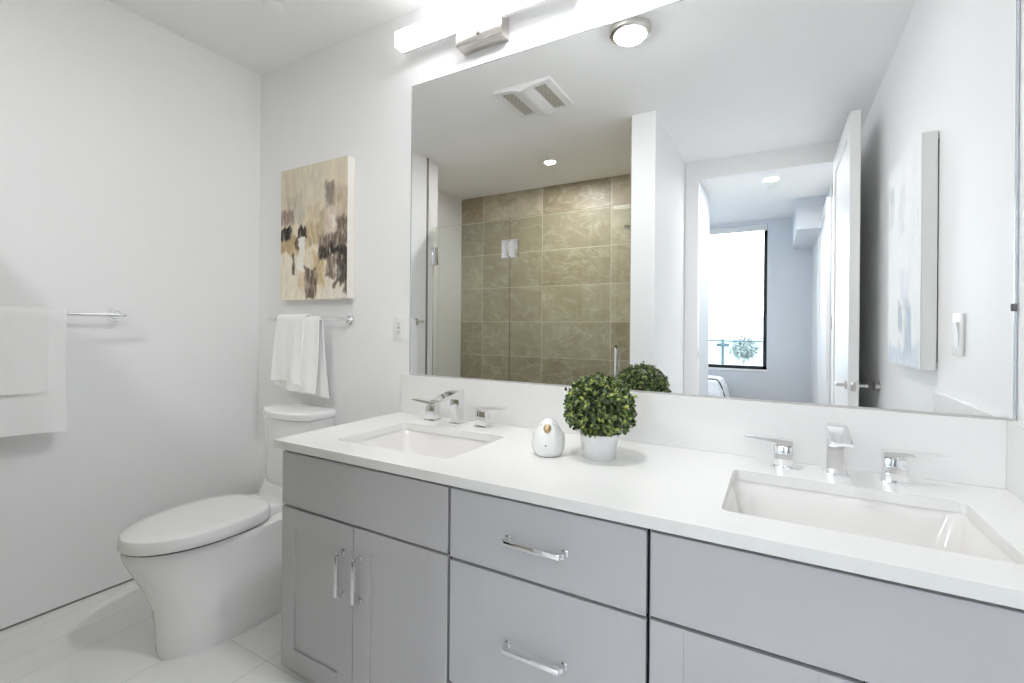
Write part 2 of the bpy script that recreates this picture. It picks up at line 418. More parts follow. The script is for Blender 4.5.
sp = MB().box(-0.6205, -0.6175, DY - 0.075, DY - 0.035, 0.985, 1.045, bev=0.0008).box(-0.6205, -0.616, DY - 0.060, DY - 0.050, 1.0, 1.03).build('strike_plate', M['nickel'], None)
tag(sp, 'small metal strike plate on the left jamb of the bedroom doorway', 'strike plate')
for k, (a, c) in enumerate([(-3.78, -2.80), (-2.79, -1.81)]):
    d2 = bpy.data.objects.new('door_%d' % (k + 2), None); COL.objects.link(d2); d2['kind'] = 'structure'; d2.location = (0.42, (a + c) / 2, 0)
    shaker_x(MB(), 0.392, 0.428, a, c, 0.012, 2.47, 0.115, 0.010, [(0.012, 0.2), (2.35, 2.47), ]).build('door_leaf', M['trimwhite'], d2)
ds = thing('door_stop', (XR, -0.155, 0.905), 'round metal door stop on the right wall behind the open door', 'door stop')
MB().cyl((XR, -0.155, 0.905), (XR - 0.006, -0.155, 0.905), 0.030, bev=0.002).cyl((XR - 0.006, -0.155, 0.905), (XR - 0.024, -0.155, 0.905), 0.014).build('base_plate', M['nickel'], ds)
MB().cyl((XR - 0.024, -0.155, 0.905), (XR - 0.036, -0.155, 0.905), 0.024, 0.020, bev=0.004).build('bumper', M['rubber'], ds)

# ------------------------------------------------------------------ vanity
CX0, CX1 = -1.552, XR - 0.004
FY, FT = 1.065, 0.020       # front plane of doors, thickness
ZT, ZB = ZC - 0.028, 0.022  # under the counter, bottom of doors
D1, D2 = -0.803, -0.246
G = 0.004
def carcass(b, x0, x1):
    t = 0.018
    b.box(x0, x0 + t, FY + FT, WY, 0.0, ZT).box(x1 - t, x1, FY + FT, WY, 0.0, ZT)
    b.box(x0, x1, FY + FT + .0, WY, ZB, ZB + t).box(x0, x1, WY - t, WY, ZB, ZT)
    return b
def pull(p0, p1, off=0.030):
    """bar pull between two feet on the front plane (facing -Y)"""
    p0, p1 = Vector(p0), Vector(p1); t = (p1 - p0).normalized(); o = Vector((0, -off, 0))
    b = MB()
    side = Vector((0, 0, 1)) if abs(t.z) < .5 else Vector((1, 0, 0))
    def bar(a, c, w, h):
        ax = (c - a); L = ax.length; z = ax.normalized(); x = side if abs(side.dot(z)) < .5 else Vector((1, 0, 0)); y = z.cross(x).normalized(); x = y.cross(z)
        Mx = Matrix((x, y, z)).transposed().to_4x4(); Mx.translation = (a + c) / 2
        b.box(-w / 2, w / 2, -h / 2, h / 2, -L / 2, L / 2, bev=0.0018, M_=Mx)
    for p, sg in ((p0, 1), (p1, -1)):
        q = p + Vector((0, -0.0025, 0)); w = 0.016
        b.box(q.x - w / 2, q.x + w / 2, q.y - 0.0025, q.y + 0.0025, q.z - w / 2, q.z + w / 2, bev=0.001)
        bar(p, p + o * 0.85, 0.012, 0.012)
        bar(p + o * 0.72 , p + o + t * sg * 0.012, 0.0115, 0.0115)
    bar(p0 + o + t * 0.002, p1 + o - t * 0.002, 0.013, 0.011)
    return b
def shaker_door(x0, x1, z0, z1, parent, name='door', fr=0.072, dep=0.006):
    b = MB()
    b.box(x0 + 0.02, x1 - 0.02, FY + dep, FY + FT, z0 + 0.02, z1 - 0.02)
    b.box(x0, x0 + fr, FY, FY + FT, z0, z1, bev=0.001, seg=1).box(x1 - fr, x1, FY, FY + FT, z0, z1, bev=0.001, seg=1)
    b.box(x0 + fr, x1 - fr, FY, FY + FT, z0, z0 + fr, bev=0.0).box(x0 + fr, x1 - fr, FY, FY + FT, z1 - fr, z1, bev=0.0)
    return b.build(name, M['cab'], parent)
def slab(x0, x1, z0, z1, parent, name):
    return MB().box(x0, x1, FY, FY + FT, z0, z1, bev=0.0012, seg=1).build(name, M['cab'], parent)
ZS = 0.597
GT = 0.0185                    # shadow gap under the counter
# left unit
c1 = thing('vanity_cabinet', ((CX0 + D1) / 2, 1.38, 0), 'grey vanity cabinet with two doors and paired upright pulls, beside the toilet', 'cabinet', 'grey vanity units')
carcass(MB(), CX0, D1 - 0.0005).box(CX0 + .018, D1 - .018, FY + 0.022, FY + 0.037, 0, ZB).build('body', M['cab'], c1, smooth=False)
MB().box(CX0 + 0.003, D1 - 0.002, FY + FT - 0.004, FY + FT + 0.002, ZB, ZT).build('dark_liner', M['cabdark'], c1, smooth=False)  # black sheet behind the fronts, paints the gaps as dark shade
slab(CX0, D1 - G, ZS + G, ZT - GT, c1, 'false_drawer_front')
xm = -1.186
for x0, x1, hx in ((CX0, xm - 0.0012, xm - 0.042), (xm + 0.0012, D1 - G, xm + 0.036)):
    d_ = shaker_door(x0, x1, ZB, ZS - G, c1)
    pull((hx, FY, 0.368), (hx, FY, 0.505)).build('handle', M['chrome'], d_)
# centre drawers
c2 = thing('vanity_cabinet', ((D1 + D2) / 2, 1.38, 0), 'grey vanity unit of plain stacked drawers with horizontal bar pulls', 'cabinet', 'grey vanity units')
carcass(MB(), D1 + 0.0005, D2 - 0.0005).box(D1 + .018, D2 - .018, FY + 0.022, FY + 0.037, 0, ZB).build('body', M['cab'], c2, smooth=False)
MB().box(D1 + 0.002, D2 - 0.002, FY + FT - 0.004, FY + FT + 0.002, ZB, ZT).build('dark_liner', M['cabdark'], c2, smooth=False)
for z0, z1, hz in ((ZS - 0.001, ZT - GT, 0.692), (0.245, ZS - 0.009, 0.417), (ZB, 0.237, 0.17)):
    d_ = slab(D1 + G + 0.001, D2 - G - 0.001, z0, z1, c2, 'drawer')
    pull((-0.607, FY, hz), (-0.447, FY, hz)).build('handle', M['chrome'], d_)
# right unit
c3 = thing('vanity_cabinet', ((D2 + CX1) / 2, 1.38, 0), 'grey vanity cabinet with long plain top panel under the right basin', 'cabinet', 'grey vanity units')
carcass(MB(), D2 + 0.0005, CX1).box(D2 + .018, CX1 - .018, FY + 0.022, FY + 0.037, 0, ZB).build('body', M['cab'], c3, smooth=False)
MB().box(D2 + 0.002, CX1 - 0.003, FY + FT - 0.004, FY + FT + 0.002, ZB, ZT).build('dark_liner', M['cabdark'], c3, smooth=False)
slab(D2 + G, CX1, ZS + G, ZT - GT, c3, 'false_drawer_front')
xm3 = 0.146
for x0, x1, hx in ((D2 + G, xm3 - 0.0012, xm3 - 0.04), (xm3 + 0.0012, CX1, xm3 + 0.04)):
    d_ = shaker_door(x0, x1, ZB, ZS - G, c3)
    pull((hx, FY, 0.368), (hx, FY, 0.505)).build('handle', M['chrome'], d_)

# counter with two cut-outs
KX0, KX1 = -1.562, XR - 0.001
S1 = (-1.125, 1.328); S2 = (0.143, 1.328); SW, SD = 0.50, 0.352
def counter():
    # one outline with holes -> grid of rectangles, rounded cut-outs
    b = bmesh.new()
    def loop(pts): 
        vs = [b.verts.new((x, y, ZC)) for x, y in pts]
        return [b.edges.new((vs[i], vs[(i + 1) % len(vs)])) for i in range(len(vs))]
    ed = loop([(KX0, YC), (KX1, YC), (KX1, WY - 0.0005), (KX0, WY - 0.0005)])
    for cx, cy in (S1, S2):
        r = 0.018; pts = []
        for sx, sy, a0 in ((1, 1, 0), (-1, 1, 90), (-1, -1, 180), (1, -1, 270)):
            for k in range(5):
                a = math.radians(a0 + 90 * k / 4)
                pts.append((cx + sx * (SW / 2 - r) + r * math.cos(a), cy + sy * (SD / 2 - r) + r * math.sin(a)))
        ed += loop(pts)
    bmesh.ops.triangle_fill(b, use_beauty=True, use_dissolve=True, edges=ed, normal=(0, 0, 1))
    ret = bmesh.ops.extrude_face_region(b, geom=list(b.faces))
    vs = [v for v in ret['geom'] if isinstance(v, bmesh.types.BMVert)]
    bmesh.ops.translate(b, vec=(0, 0, -0.028), verts=vs)
    m = MB(); m._merge(b)
    return m
ct = counter().build('countertop', M['quartz'], None, smooth=False)
tag(ct, 'long white quartz countertop over the grey vanity with two basin cut-outs', 'countertop')
bs = MB().box(KX0, XR - 0.0225, 1.680, WY - 0.0005, ZC, 1.014, bev=0.001, seg=1).build('backsplash', M['quartz'], None)
tag(bs, 'long low white quartz backsplash behind the taps, under the mirror', 'backsplash')
ss = MB().box(XR - 0.0225, XR - 0.0005, YC, WY - 0.0005, ZC, 1.014, bev=0.001, seg=1).build('side_splash', M['quartz'], None)
tag(ss, 'short white quartz side splash at the right end of the counter', 'backsplash')

def rrect(cx, cy, w, d_, r, z, n=6):
    pts = []
    for sx, sy, a0 in ((1, 1, 0), (-1, 1, 90), (-1, -1, 180), (1, -1, 270)):
        for k in range(n):
            a = math.radians(a0 + 90 * k / (n - 1))
            pts.append((cx + sx * (w / 2 - r) + r * math.cos(a), cy + sy * (d_ / 2 - r) + r * math.sin(a), z))
    return pts
def basin(cx, cy, label):
    z1 = ZC - 0.0285
    o = thing('basin', (cx, cy, z1 - 0.16), label, 'basin', 'undermount basins')
    inner = [rrect(cx, cy, SW + 0.008, SD + 0.008, 0.03, z1), rrect(cx, cy, SW - 0.012, SD - 0.012, 0.035, z1 - 0.02), rrect(cx, cy, SW - 0.035, SD - 0.035, 0.045, z1 - 0.075),
             rrect(cx, cy, SW - 0.07, SD - 0.07, 0.055, z1 - 0.112), rrect(cx, cy, SW - 0.14, SD - 0.13, 0.06, z1 - 0.128), rrect(cx, cy + 0.02, 0.10, 0.09, 0.04, z1 - 0.136)]
    outer = [rrect(cx, cy + 0.02, 0.12, 0.11, 0.05, z1 - 0.150), rrect(cx, cy, SW - 0.05, SD - 0.05, 0.05, z1 - 0.140), rrect(cx, cy, SW + 0.02, SD + 0.02, 0.05, z1 - 0.06), rrect(cx, cy, SW + 0.05, SD + 0.05, 0.05, z1)]
    b = MB(); b.loft(outer + inner, cap=True)
    b.build('bowl', M['basin'], o)
    b = MB().lathe([(0.0225, 0.0), (0.0225, 0.003), (0.018, 0.005), (0.012, 0.0045), (0.001, 0.006)], (cx, cy + 0.02, z1 - 0.1365), seg=28)
    b.build('drain', M['chrome'], o)
    return o
basin(*S1, 'white undermount basin at the toilet end of the counter')
basin(*S2, 'white undermount basin at the right end of the counter')

# faucets: spout and two lever handles
def faucet(cx, label):
    cy = 1.605; z = ZC
    o = thing('faucet', (cx, cy, z), label, 'faucet', 'chrome widespread faucets')
    b = MB()
    # square column leaning into a flat open spout
    b.loft([rrect(cx, cy, 0.046, 0.040, 0.004, z + 0.004, 3), rrect(cx, cy, 0.044, 0.038, 0.004, z + 0.07, 3), rrect(cx, cy - 0.001, 0.044, 0.040, 0.004, z + 0.108, 3), rrect(cx, cy + 0.001, 0.043, 0.034, 0.004, z + 0.134, 3)])
    prof = [(cy + 0.018, z + 0.142), (cy - 0.02, z + 0.140), (cy - 0.08, z + 0.130), (cy - 0.146, z + 0.118), (cy - 0.148, z + 0.111), (cy - 0.08, z + 0.114), (cy - 0.018, z + 0.104), (cy + 0.018, z + 0.102)]
    b.prism(prof, 'X', cx - 0.0235, cx + 0.0235)
    spt = b.build('spout', M['chrome'], o)
    MB().box(cx - 0.030, cx + 0.030, cy - 0.027, cy + 0.027, z, z + 0.006, bev=0.0015).build('base_plate', M['chrome'], spt)
    for s in (-1, 1):
        hx = cx + s * 0.130
        h = MB().box(hx - 0.024, hx + 0.024, cy - 0.022, cy + 0.022, z + 0.004, z + 0.066, bev=0.003).build('handle', M['chrome'], o)
        MB().box(hx - 0.030, hx + 0.030, cy - 0.028, cy + 0.027, z, z + 0.006, bev=0.0015).build('base_plate', M['chrome'], h)
        prof = [(hx - s * 0.025, z + 0.068), (hx - s * 0.025, z + 0.082), (hx + s * 0.022, z + 0.085), (hx + s * 0.100, z + 0.087), (hx + s * 0.104, z + 0.083), (hx + s * 0.022, z + 0.074)]
        if s < 0: prof = prof[::-1]
        MB().prism(prof, 'Y', cy - 0.019, cy + 0.019).cyl((hx, cy, z + 0.062), (hx, cy, z + 0.072), 0.019).build('lever', M['chrome'], h)
    return o
faucet(-1.172, 'chrome faucet with flat spout and two levers at the toilet-end basin')
faucet(0.148, 'chrome faucet with flat spout and two levers at the right-end basin')

# ------------------------------------------------------------------ mirror
MX0, MX1, MZ0, MZ1 = -1.513, XR - 0.002, 1.0205, 2.380
mir = thing('mirror', ((MX0 + MX1) / 2, WY, MZ0), 'huge frameless mirror on the wall above the vanity', 'mirror')
MB().box(MX0, MX1, 1.690, WY - 0.0005, MZ0, MZ1).build('mirror_glass', M['mirror'], mir, smooth=False)
MB().box(MX1 - 0.006, MX1, 1.6885, 1.690, MZ0, MZ1).box(MX0, MX0 + 0.003, 1.6888, 1.690, MZ0, MZ1).box(MX0, MX1, 1.6888, 1.690, MZ1 - 0.003, MZ1).build('polished_edge', M['edge'], mir, smooth=False)
MB().box(MX0, MX1, 1.6885, WY - 0.0005, MZ0 - 0.0060, MZ0 - 0.0003).build('bottom_channel', M['channel'], mir, smooth=False)
MB().box(MX1 - 0.011, MX1 - 0.001, 1.684, 1.690, 1.296, 1.316, bev=0.002).build('mirror_clip', M['rubber'], mir)

# ------------------------------------------------------------------ lamps
bx0, bx1 = -1.523, -0.680
vl = thing('vanity_light', (-1.10, WY, 2.45), 'long glowing square light bar on a nickel bracket above the mirror', 'light')
MB().box(bx0, bx1, 1.58, 1.634, 2.513, 2.582, bev=0.004).build('diffuser', M['bar'], vl)
MB().box(bx0, bx1, 1.6345, 1.650, 2.5125, 2.5825, bev=0.001).build('back_channel', M['plastic'], vl)  # added opaque back, keeps the bar's light off the wall
b = MB().box(-1.213, -0.985, 1.655, WY - 0.0005, 2.445, 2.575, bev=0.002)
b.box(-1.213, -0.985, 1.630, 1.657, 2.445, 2.510, bev=0.002)
b.build('canopy', M['nickel'], vl)
for x in (-1.16, -1.04): MB().cyl((x, 1.645, 2.545), (x, 1.66, 2.545), 0.012).build('arm', M['nickel'], vl)
MB().cyl((-1.10, 1.6305, 2.478), (-1.10, 1.622, 2.478), 0.008, bev=0.001).build('thumb_screw', M['nickel'], vl)

dl = thing('ceiling_light', (-0.65, 1.055, H), 'round flush ceiling light with glowing disc and nickel rim', 'light')
R_ = 0.103
MB().lathe([(R_ - 0.006, 0.0), (R_, -0.004), (R_, -0.020), (R_ - 0.004, -0.027), (R_ - 0.022, -0.033), (R_ - 0.026, -0.031), (R_ - 0.026, -0.012)], (-0.65, 1.055, H - 0.0005), seg=56).build('rim', M['nickel'], dl)
MB().lathe([(R_ - 0.026, -0.022), (R_ - 0.026, -0.036), (R_ - 0.034, -0.045), (0.03, -0.052), (0.001, -0.053)], (-0.65, 1.055, H - 0.0005), seg=56).build('diffuser', M['dome'], dl)

def can(x, y, z, label, m, grp=None, r=0.05):
    o = thing('recessed_light', (x, y, z), label, 'light')
    MB().lathe([(r + 0.016, 0.0), (r + 0.016, -0.003), (r + 0.004, -0.005), (r, -0.004), (r, -0.0005)], (x, y, z - 0.0003), seg=40).build('trim_ring', M['plastic'], o)
    MB().lathe([(r, -0.0005), (r, -0.0035), (0.001, -0.0037)], (x, y, z - 0.0003), seg=40).build('lens', m, o)
can(-1.80, -0.47, H, 'small round recessed ceiling light inside the tiled shower', M['can'], r=0.045)
can(-0.055, -1.44, HC, 'small recessed ceiling light in the hall beyond the doorway', M['hallcan'], r=0.06)
def sprinkler(x, y, z, label):
    o = MB().lathe([(0.030, 0.0), (0.030, -0.004), (0.042, -0.005), (0.043, -0.009), (0.038, -0.011), (0.001, -0.0115)], (x, y, z - 0.0003), seg=40).build('sprinkler_cover', M['ceil'], None)
    tag(o, label, 'sprinkler cover', 'ceiling sprinkler covers')
sprinkler(-0.77, 0.448, H, 'white round ceiling sprinkler cover between the dome light and the pier')
sprinkler(-2.06, 1.345, H, 'white round ceiling sprinkler cover above the toilet, at the top edge')
sprinkler(-0.05, -1.72, HC, 'white round ceiling sprinkler cover in the hall beyond the doorway')

# exhaust fan
fx0, fx1, fy0, fy1 = -1.588, -1.19, 0.460, 0.852
fan = thing('exhaust_fan', ((fx0 + fx1) / 2, (fy0 + fy1) / 2, H), 'square white exhaust fan grille with two grey slots on the ceiling', 'exhaust fan')
prof = [(fx0, H - 0.0005), (fx0, H - 0.016), (fx0 + 0.05, H - 0.020), (fx0 + 0.13, H - 0.026), ((fx0 + fx1) / 2, H - 0.045), (fx1 - 0.13, H - 0.026), (fx1 - 0.05, H - 0.020), (fx1, H - 0.016), (fx1, H - 0.0005)]
def fan_part(xs0, xs1, ya, yb):
    """strip of the moulded cover between xs0..xs1"""
    def zat(x):
        for (xa, za), (xb, zb) in zip(prof[1:-1], prof[2:-1]):
            if xa - 1e-9 <= x <= xb + 1e-9: return za + (zb - za) * (x - xa) / (xb - xa)
        return H - 0.016
    n = 8; poly = [(xs0 + (xs1 - xs0) * k / n, zat(xs0 + (xs1 - xs0) * k / n)) for k in range(n + 1)]
    poly = [(xs0, H - 0.0005)] + poly + [(xs1, H - 0.0005)]
    return poly, ya, yb
b = MB()
for xs0, xs1, ya, yb in ((fx0, fx0 + 0.045, fy0, fy1), (fx1 - 0.045, fx1, fy0, fy1), (fx0 + 0.045, fx1 - 0.045, fy0, fy0 + 0.035), (fx0 + 0.045, fx1 - 0.045, fy1 - 0.035, fy1)):
    poly, a, c = fan_part(xs0, xs1, ya, yb); b.prism(poly, 'Y', a, c)
b.build('frame', M['plastic'], fan)
poly, a, c = fan_part(fx0 + 0.13, fx1 - 0.13, fy0 + 0.03, fy1 - 0.03)
MB().prism(poly, 'Y', a, c).build('centre_panel', M['plastic'], fan)
for xa, xb in ((fx0 + 0.045, fx0 + 0.13), (fx1 - 0.13, fx1 - 0.045)):
    b = MB().box(xa, xb, fy0 + 0.035, fy1 - 0.035, H - 0.010, H - 0.0008)
    for k in range(14):
        y = fy0 + 0.045 + k * (fy1 - fy0 - 0.09) / 13
        b.box(xa, xb, y - 0.004, y + 0.004, H - 0.016, H - 0.009)
    b.build('grille', M['grille'], fan, smooth=False)

# ------------------------------------------------------------------ shower glass
GY0, GY1, GZ0, GZ1, GS = 0.050, 0.060, 0.078, 2.135, -1.905
gp = thing('glass_panel', (-2.3, 0.055, 0.078), 'fixed clear glass shower panel beside the white jamb', 'glass panel')
MB().box(XL + 0.004, GS - 0.002, GY0, GY1, GZ0, GZ1).build('glass', M['shglass'], gp, smooth=False)
for z in (1.875, 0.30):
    MB().box(XL + 0.0021, XL + 0.055, GY0 - 0.010, GY1 + 0.010, z - 0.078, z + 0.078, bev=0.002).box(XL + 0.0021, XL + 0.009, GY0 - 0.025, GY1 + 0.025, z - 0.078, z + 0.078, bev=0.001).build('wall_clamp', M['chrome'], gp)
gd = thing('shower_door', (-1.4, 0.055, 0.085), 'clear frameless glass shower door with chrome hinges and pull handle', 'shower door')
MB().box(GS + 0.002, -0.920, GY0, GY1, GZ0 + 0.008, GZ1).build('glass', M['shglass'], gd, smooth=False)
MB().box(GS - 0.002, GS + 0.0018, GY0 - 0.001, GY1 + 0.001, GZ0 + 0.008, GZ1).build('edge_seal', M['rubber'], gd, smooth=False)
for z in (1.885, 0.30):
    b = MB()
    for y0_, y1_ in ((GY0 - 0.010, GY0), (GY1, GY1 + 0.010)):
        b.box(GS - 0.075, GS - 0.005, y0_, y1_, z - 0.075, z + 0.075, bev=0.002).box(GS + 0.005, GS + 0.075, y0_, y1_, z - 0.075, z + 0.075, bev=0.002)
    b.cyl((GS, GY1 + 0.006, z - 0.06), (GS, GY1 + 0.006, z + 0.06), 0.007)
    b.build('hinge', M['chrome'], gd)
hx = -1.005
for s, yb in ((1, GY1), (-1, GY0)):
    MB().tube([(hx, yb, 1.110), (hx, yb + s * 0.030, 1.110), (hx, yb + s * 0.042, 1.100), (hx, yb + s * 0.044, 1.080), (hx, yb + s * 0.044, 0.90), (hx, yb + s * 0.042, 0.88), (hx, yb + s * 0.030, 0.87), (hx, yb, 0.87)], 0.0095, seg=14).build('pull_handle', M['chrome'], gd)
MB().box(-0.9115, -0.9035, GY0 - 0.012, GY1 + 0.012, GZ0, GZ1).build('strike_channel', M['nickel'], None, smooth=False)
o = [x for x in COL.objects if x.name == 'strike_channel'][0]
tag(o, 'slim metal strike channel where the shower door meets the pier', 'channel')
sh = thing('shower_head', (-0.912, -0.62, 2.10), 'chrome shower head on a bent arm from the right shower wall', 'shower head')
MB().cyl((-0.912, -0.62, 2.19), (-0.918, -0.62, 2.19), 0.03, bev=0.002).tube([(-0.915, -0.62, 2.19), (-0.98, -0.62, 2.20), (-1.04, -0.62, 2.185), (-1.075, -0.62, 2.15)], 0.010, seg=14).build('arm', M['chrome'], sh)
q = Vector((-1.075, -0.62, 2.15)); ax = Vector((-0.45, 0, -0.9)).normalized()
MB().cyl(q, q + ax * 0.03, 0.014, 0.020).cyl(q + ax * 0.03, q + ax * 0.055, 0.022, 0.062).cyl(q + ax * 0.055, q + ax * 0.070, 0.062, 0.060, bev=0.003).build('rose', M['nickel'], sh)

# ------------------------------------------------------------------ toilet
def sect(cx, a, yf, yb, z, nf=2.0, nb=4.0, ym=None, N=48):
    """closed outline: rounded front (towards -Y), squarer back"""
    ym = ym if ym is not None else yf + (yb - yf) * 0.55
    out = []
    for k in range(N):
        t = 2 * math.pi * k / N
        c, s = math.cos(t), math.sin(t)
        n = nf if s < 0 else nb
        L = (ym - yf) if s < 0 else (yb - ym)
        out.append((cx + a * math.copysign(abs(c) ** (2 / n), c), ym + L * math.copysign(abs(s) ** (2 / n), s), z))
    return out
TX = -2.085
to = thing('toilet', (TX, 1.25, 0), 'white skirted toilet with closed lid in the corner beside the vanity', 'toilet')
b = MB()
b.loft([sect(TX + 0.092, 0.130, 0.872, 1.585, 0.0, 2.3, 6), sect(TX + 0.092, 0.133, 0.867, 1.585, 0.02, 2.3, 6), sect(TX + 0.086, 0.138, 0.867, 1.585, 0.10, 2.3, 6), sect(TX + 0.070, 0.149, 0.865, 1.585, 0.17, 2.3, 6),
        sect(TX + 0.034, 0.173, 0.848, 1.585, 0.24, 2.2, 5.5), sect(TX + 0.012, 0.190, 0.818, 1.585, 0.31, 2.1, 5), sect(TX + 0.002, 0.199, 0.797, 1.585, 0.36, 2.0, 5), sect(TX, 0.201, 0.792, 1.585, 0.385, 2.0, 5), sect(TX, 0.198, 0.795, 1.585, 0.392, 2.0, 5)])
b.build('bowl', M['ceramic'], to)
# raised shoulder from bowl up into the tank
MB().loft([sect(TX, 0.185, 1.36, 1.585, 0.385, 3, 5), sect(TX, 0.180, 1.385, 1.585, 0.43, 3, 5), sect(TX, 0.180, 1.405, 1.585, 0.47, 3, 5)]).build('shoulder', M['ceramic'], to)
MB().loft([sect(TX, 0.190, 0.800, 1.30, 0.3925, 2.0, 2.6), sect(TX, 0.192, 0.797, 1.30, 0.398, 2.0, 2.6), sect(TX, 0.190, 0.800, 1.30, 0.404, 2.0, 2.6)]).build('seat', M['slot'], to)  # seat coloured near-black to paint the shaded gap under the lid
lid = [sect(TX, 0.202, 0.788, 1.312, 0.402, 2.0, 2.7), sect(TX, 0.204, 0.785, 1.315, 0.406, 2.0, 2.7), sect(TX, 0.203, 0.787, 1.314, 0.436, 2.0, 2.7), sect(TX, 0.198, 0.793, 1.309, 0.446, 2.0, 2.7),
       sect(TX, 0.188, 0.806, 1.298, 0.4505, 2.0, 2.7), sect(TX, 0.15, 0.85, 1.26, 0.454, 2.0, 2.6), sect(TX, 0.07, 0.95, 1.17, 0.456, 2.0, 2.4)]
MB().loft(lid).build('lid', M['seatplastic'], to)
for s in (-1, 1): MB().box(TX + s * 0.085 - 0.035, TX + s * 0.085 + 0.035, 1.285, 1.355, 0.388, 0.428, bev=0.010, seg=3).build('hinge', M['seatplastic'], to)
def tsect(a, yf, yb, z, bow, N=16):
    pts = [(TX + a, yb, z), (TX - a, yb, z)]
    for k in range(N + 1):
        u = -1 + 2 * k / N
        pts.append((TX + a * u, yf + bow * (abs(u) ** 2.4), z))
    # round the front corners a little
    return pts
TB = 1.585
MB().loft([tsect(0.166, 1.415, TB, 0.44, 0.045), tsect(0.172, 1.405, TB, 0.50, 0.05), tsect(0.179, 1.398, TB, 0.79, 0.052)]).build('tank', M['ceramic'], to)
MB().loft([tsect(0.180, 1.397, TB, 0.7905, 0.052), tsect(0.184, 1.390, TB + .003, 0.795, 0.054), tsect(0.185, 1.388, TB + .003, 0.822, 0.054), tsect(0.181, 1.393, TB + .001, 0.829, 0.053), tsect(0.12, 1.43, TB - 0.03, 0.832, 0.04)]).build('tank_lid', M['ceramic'], to)

# ------------------------------------------------------------------ towel bars and towels
def towel_bar(name_lab, p0, p1, wall_n, over=0.012):
    """p0,p1: bar axis ends at post positions; wall_n: direction from bar to wall, length = stand-off"""
    p0, p1, n = Vector(p0), Vector(p1), Vector(wall_n)
    o = thing('towel_bar', (p0 + p1) / 2 + n, name_lab, 'towel bar', 'chrome towel bars')
    t = (p1 - p0).normalized()
    MB().cyl(p0 - t * over, p1 + t * over, 0.0085, bev=0.001).build('rail', M['chrome'], o)
    for p in (p0, p1):
        w = p + n; u = n.normalized()
        MB().cyl(p - u * 0.006, w, 0.0095).cyl(w - u * 0.008, w, 0.029, bev=0.002).cyl(w - u * 0.014, w - u * 0.008, 0.016, 0.022).build('post', M['chrome'], o)
    return o
towel_bar('chrome towel bar on the plain left wall, left of the toilet', (XL + 0.07, 0.275, 1.285), (XL + 0.07, 0.992, 1.285), (-0.0695, 0, 0), over=0.018)
towel_bar('chrome towel bar above the toilet, under the brown painting', (-2.50, WY - 0.07, 1.279), (-1.925, WY - 0.07, 1.279), (0, 0.0695, 0))

def towel(bar_p, along, out, w0, w1, front, back, rad, label, grp, seed, thick=0.007, flare=0.0, skew=0.0, bskew=0.0, wav=0.006, hang=0.0, hem=0.0):
    """towel draped over a bar. along: unit vector of the bar; out: unit vector away from the wall; w0..w1 span along the bar"""
    bar_p, along, out = Vector(bar_p), Vector(along), Vector(out)
    rng = random.Random(seed)
    ph = [rng.uniform(0, 6.28) for _ in range(8)]
    S_, N_ = [], 40
    # path: s from front hem up, over the bar, down the back hem
    arc = math.pi * rad
    total = front + arc + back
    nseg = 64
    bm = bmesh.new(); grid = []
    for i in range(nseg + 1):
        s = total * i / nseg; row = []
        for j in range(N_ + 1):
            v = j / N_; u = w0 + (w1 - w0) * v
            if s < front:
                d = front - s; o_, z = rad + hang * d, -d; drop = d / max(front, .01); fr = True
            elif s < front + arc:
                a = (s - front) / rad; o_, z = rad * math.cos(a), rad * math.sin(a); drop = 0; fr = None
            else:
                d = s - front - arc; o_, z = -rad, -d; drop = d / max(back, .01); fr = False
            amp = wav * (0.25 + drop)
            wob = amp * (math.sin(7 * v + ph[0] + 1.3 * drop) + 0.6 * math.sin(15 * v + ph[1] - drop * 2))
            if fr is False: wob = -abs(wob) * 0.4
            if fr is True: wob = wob + amp * 1.2
            uu = u + (skew if fr is not False else bskew) * drop + flare * (v - 0.5) * drop + 0.004 * math.sin(9 * s + ph[2]) * (1 if v in (0, 1) else 0.6)
            dz = 0.006 * math.sin(5 * v + ph[3]) * drop + hem * (v - 0.5) * drop
            row.append(bm.verts.new(bar_p + along * uu + out * (o_ + wob) + Vector((0, 0, z + dz))))
        grid.append(row)
    for A, B in zip(grid, grid[1:]):
        for j in range(N_): bm.faces.new((A[j], A[j + 1], B[j + 1], B[j]))
    bmesh.ops.recalc_face_normals(bm, faces=list(bm.faces))
    bmesh.ops.solidify(bm, geom=list(bm.faces), thickness=thick)
    m = MB(); m._merge(bm)
    o = m.build('towel', M['towel'], None)
    tag(o, label, 'towel', grp)
    return o
towel((XL + 0.07, 0, 1.285), (0, 1, 0), (1, 0, 0), 0.375, 0.795, 0.485, 0.42, 0.017, 'large white towel hanging lower on the left wall bar', 'white towels on the left wall bar', 3, wav=0.004, hang=0.02, hem=-0.03)
towel((XL + 0.07, 0, 1.285), (0, 1, 0), (1, 0, 0), 0.40, 0.735, 0.325, 0.30, 0.030, 'small white towel folded over the large towel on the left wall bar', 'white towels on the left wall bar', 5, wav=0.003, hang=0.03, hem=0.015)
towel((0, WY - 0.07, 1.279), (1, 0, 0), (0, -1, 0), -2.385, -2.065, 0.375, 0.40, 0.014, 'larger white towel draped over the bar above the toilet', 'white towels above the toilet', 11, wav=0.007, skew=0.0, bskew=0.045, hang=0.05, hem=-0.035)
towel((0, WY - 0.07, 1.279), (1, 0, 0), (0, -1, 0), -2.395, -2.165, 0.335, 0.14, 0.026, 'narrow white towel laid over the larger towel above the toilet', 'white towels above the toilet', 13, wav=0.004, skew=0.0, bskew=0.0, hang=0.06, hem=-0.01)

